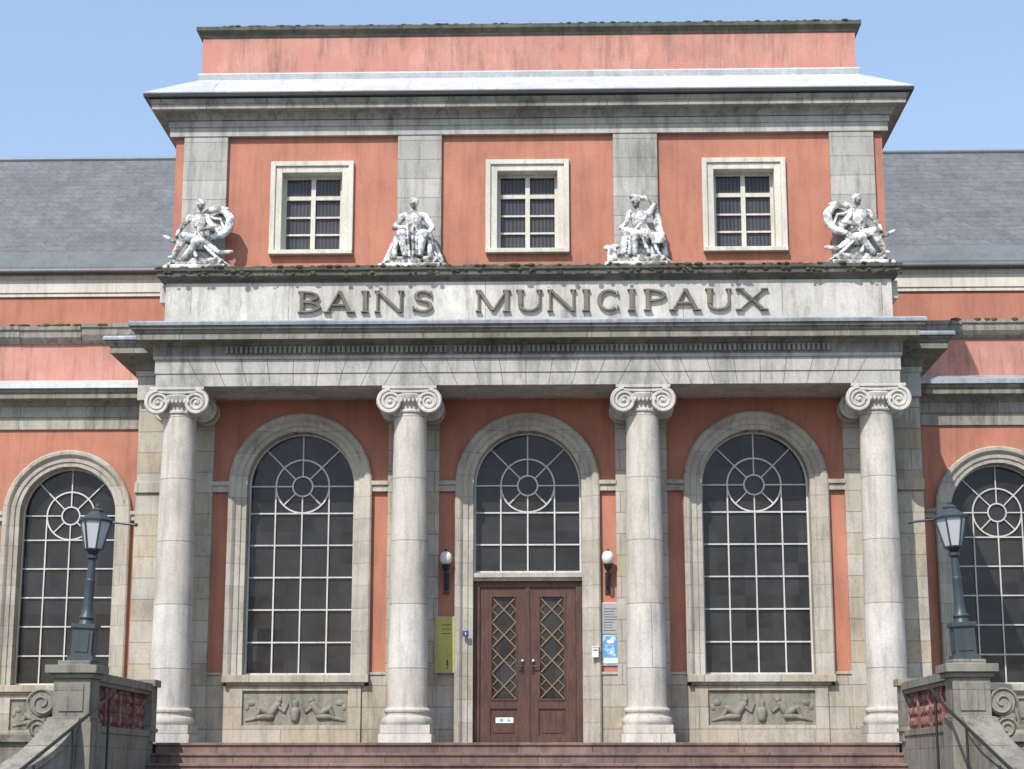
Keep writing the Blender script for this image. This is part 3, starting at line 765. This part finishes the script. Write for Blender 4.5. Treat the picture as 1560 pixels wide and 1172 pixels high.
# ================================================================= street lamps
def hexr(r,z,n=6,ph=0): return [(r*math.cos(2*math.pi*i/n+ph),r*math.sin(2*math.pi*i/n+ph),z) for i in range(n)]
def street_lamp(name,sd,x):
    b=MB(); b.c=0
    b.box(-.19,.19,-.19,.19,0,.07); b.box(-.15,.15,-.15,.15,.07,.48); b.box(-.18,.18,-.18,.18,.48,.54)
    for s in (-1,1):
        b.box(s*.15,s*.165,-.10,.10,.13,.42); b.box(-.10,.10,s*.15,s*.165,.13,.42)
    b.lathe([(.12,.54),(.10,.60),(.12,.64),(.085,.70),(.075,.80),(.068,1.15),(.073,1.17),(.073,1.20),(.062,1.22),(.055,1.50),(.085,1.53),(.085,1.57),(.04,1.60)],0,0,16)
    zb,zt=1.66,2.08; rb,rt=.13,.235
    b.lathe([(.05,1.57),(.09,1.62),(.14,1.65),(.145,1.67),(.10,1.68)],0,0,12)
    for i in range(6):
        a=2*math.pi*i/6; b.tube([(rb*math.cos(a),rb*math.sin(a),zb),(rt*math.cos(a),rt*math.sin(a),zt)],.014,6)
    b.sweep([hexr(.255,zt),hexr(.265,zt+.03),hexr(.21,zt+.06),hexr(.12,zt+.13),hexr(.10,zt+.15),hexr(.11,zt+.17),hexr(.09,zt+.19),hexr(.03,zt+.22)])
    b.lathe([(.02,2.29),(.032,2.31),(.03,2.33),(.008,2.36)],0,0,10)
    b.tube([(-.02,0,zt+.02),(-sd*.60,0,zt-.02)],.018,8); b.ell((-sd*.61,0,zt-.02),.03,.03,.03,8)
    b.c=1
    b.sweep([hexr(rb-.008,zb+.01),hexr(rt-.010,zt)])
    o=b.make(name,['iron','lamp'],None,smooth=25)
    o.location=(x,-7.98,3.24); o.rotation_euler=(0,-sd*R(2.8),0)
    return o
street_lamp('street_lamp',-1,-6.47); street_lamp('street_lamp.001',1,6.52)

# ================================================================= things on the front wall
def wall_lamp(name,x):
    b=MB(); b.c=0
    b.box(x-.05,x+.05,YW-.03,YW-.002,4.88,5.28)
    b.tube([(x,YW-.02,4.98),(x,YW-.14,5.00),(x,YW-.22,5.10),(x,YW-.22,5.34)],.022,8)
    b.tube([(x,YW-.02,5.22),(x,YW-.12,5.24),(x,YW-.22,5.18)],.014,8)
    b.lathe([(.02,5.28),(.06,5.33),(.085,5.40),(.09,5.42),(.05,5.42)],x,YW-.22,14)
    b.c=1; b.lathe([(.06,5.42),(.10,5.47),(.115,5.54),(.10,5.61),(.06,5.65),(.02,5.665)],x,YW-.22,18)
    b.c=0; b.lathe([(.03,5.66),(.03,5.68),(.012,5.71)],x,YW-.22,14)
    return b.make(name,['black','white'],None,smooth=40)
wall_lamp('wall_lantern',-1.52); wall_lamp('wall_lantern.001',1.50)
def sign(name,x0,x1,z0,z1,mats,y=YP,extra=None):
    b=MB(); b.c=0; b.box(x0,x1,y-.03,y-.002,z0,z1)
    if len(mats)>1: 
        b.c=1; b.box(x0+.012,x1-.012,y-.036,y-.031,z0+.012,z1-.012)
    if extra: extra(b,y)
    return b.make(name,mats)
def yx(b,y):
    b.c=2
    b.box(-1.50,-1.47,y-.040,y-.037,3.55,3.66); b.box(-1.50,-1.47,y-.040,y-.037,3.50,3.525)
    for i in range(3): b.box(-1.60,-1.42,y-.040,y-.037,4.30-i*.08,4.31-i*.08)
YS=YW-.135
sign('yellow_notice_board',-1.72,-1.345,3.42,4.46,['grey','yel','black'],YP+.0,yx)
sign('house_number_sign',-1.20,-1.09,4.09,4.19,['bluesign','bluesign','white'],YS,lambda b,y:(setattr(b,'c',2),b.box(-1.155,-1.14,y-.040,y-.037,4.115,4.165)))
def gx(b,y):
    b.c=2
    for i in range(9):
        b.box(1.42,1.42+random.uniform(.15,.26),y-.040,y-.037,4.60-i*.05,4.608-i*.05)
sign('information_plaque',1.375,1.73,4.14,4.72,['white','grey','black'],YW-.0,gx)
def px(b,y):
    b.c=0; b.box(1.40,1.70,y-.041,y-.0365,3.60,3.70)
    b.box(1.47,1.60,y-.041,y-.0365,3.97,4.03)
sign('blue_poster',1.375,1.73,3.56,4.12,['white','blue'],YW-.0,px)
lb=MB(); lb.c=0; lb.box(1.19,1.31,YS-.08,YS-.002,3.70,3.88); lb.box(1.18,1.32,YS-.095,YS-.002,3.88,3.90); lb.c=1; lb.box(1.21,1.29,YS-.084,YS-.081,3.82,3.84)
lb.make('letter_box',['white','black'],None,bevel=.004)

# ================================================================= light, sky, camera
az,el=R(205),R(47)
sv=Vector((math.sin(az)*math.cos(el),math.cos(az)*math.cos(el),math.sin(el)))
sd_=bpy.data.lights.new('sun','SUN'); sd_.energy=4.7; sd_.angle=R(.5); sd_.color=(1,.955,.89)
so=bpy.data.objects.new('sun',sd_); so.rotation_euler=sv.to_track_quat('Z','Y').to_euler(); so.location=(-20,-40,40); scene.collection.objects.link(so)
wd=bpy.data.worlds.new('World'); scene.world=wd; wd.use_nodes=True
nt=wd.node_tree; bg=nt.nodes['Background']
sk=nt.nodes.new('ShaderNodeTexSky'); sk.sky_type='NISHITA'; sk.sun_disc=False
sk.sun_elevation=el; sk.sun_rotation=az; sk.altitude=100; sk.air_density=1.0; sk.dust_density=1.4; sk.ozone_density=1.2
# thin high haze brightening the clear sky
hz=mixc(nt,'ADD',1.0,sk.outputs[0],(1.35,1.85,2.5,1))
nt.links.new(hz,bg.inputs[0]); bg.inputs[1].default_value=.14
cam=bpy.data.cameras.new('camera'); co=bpy.data.objects.new('camera',cam); scene.collection.objects.link(co)
cam.sensor_width=36; cam.lens=36*2770/1560; cam.clip_end=2000
co.location=(.6,-35,1.65); co.rotation_euler=(R(102),0,R(1.5))
scene.camera=co
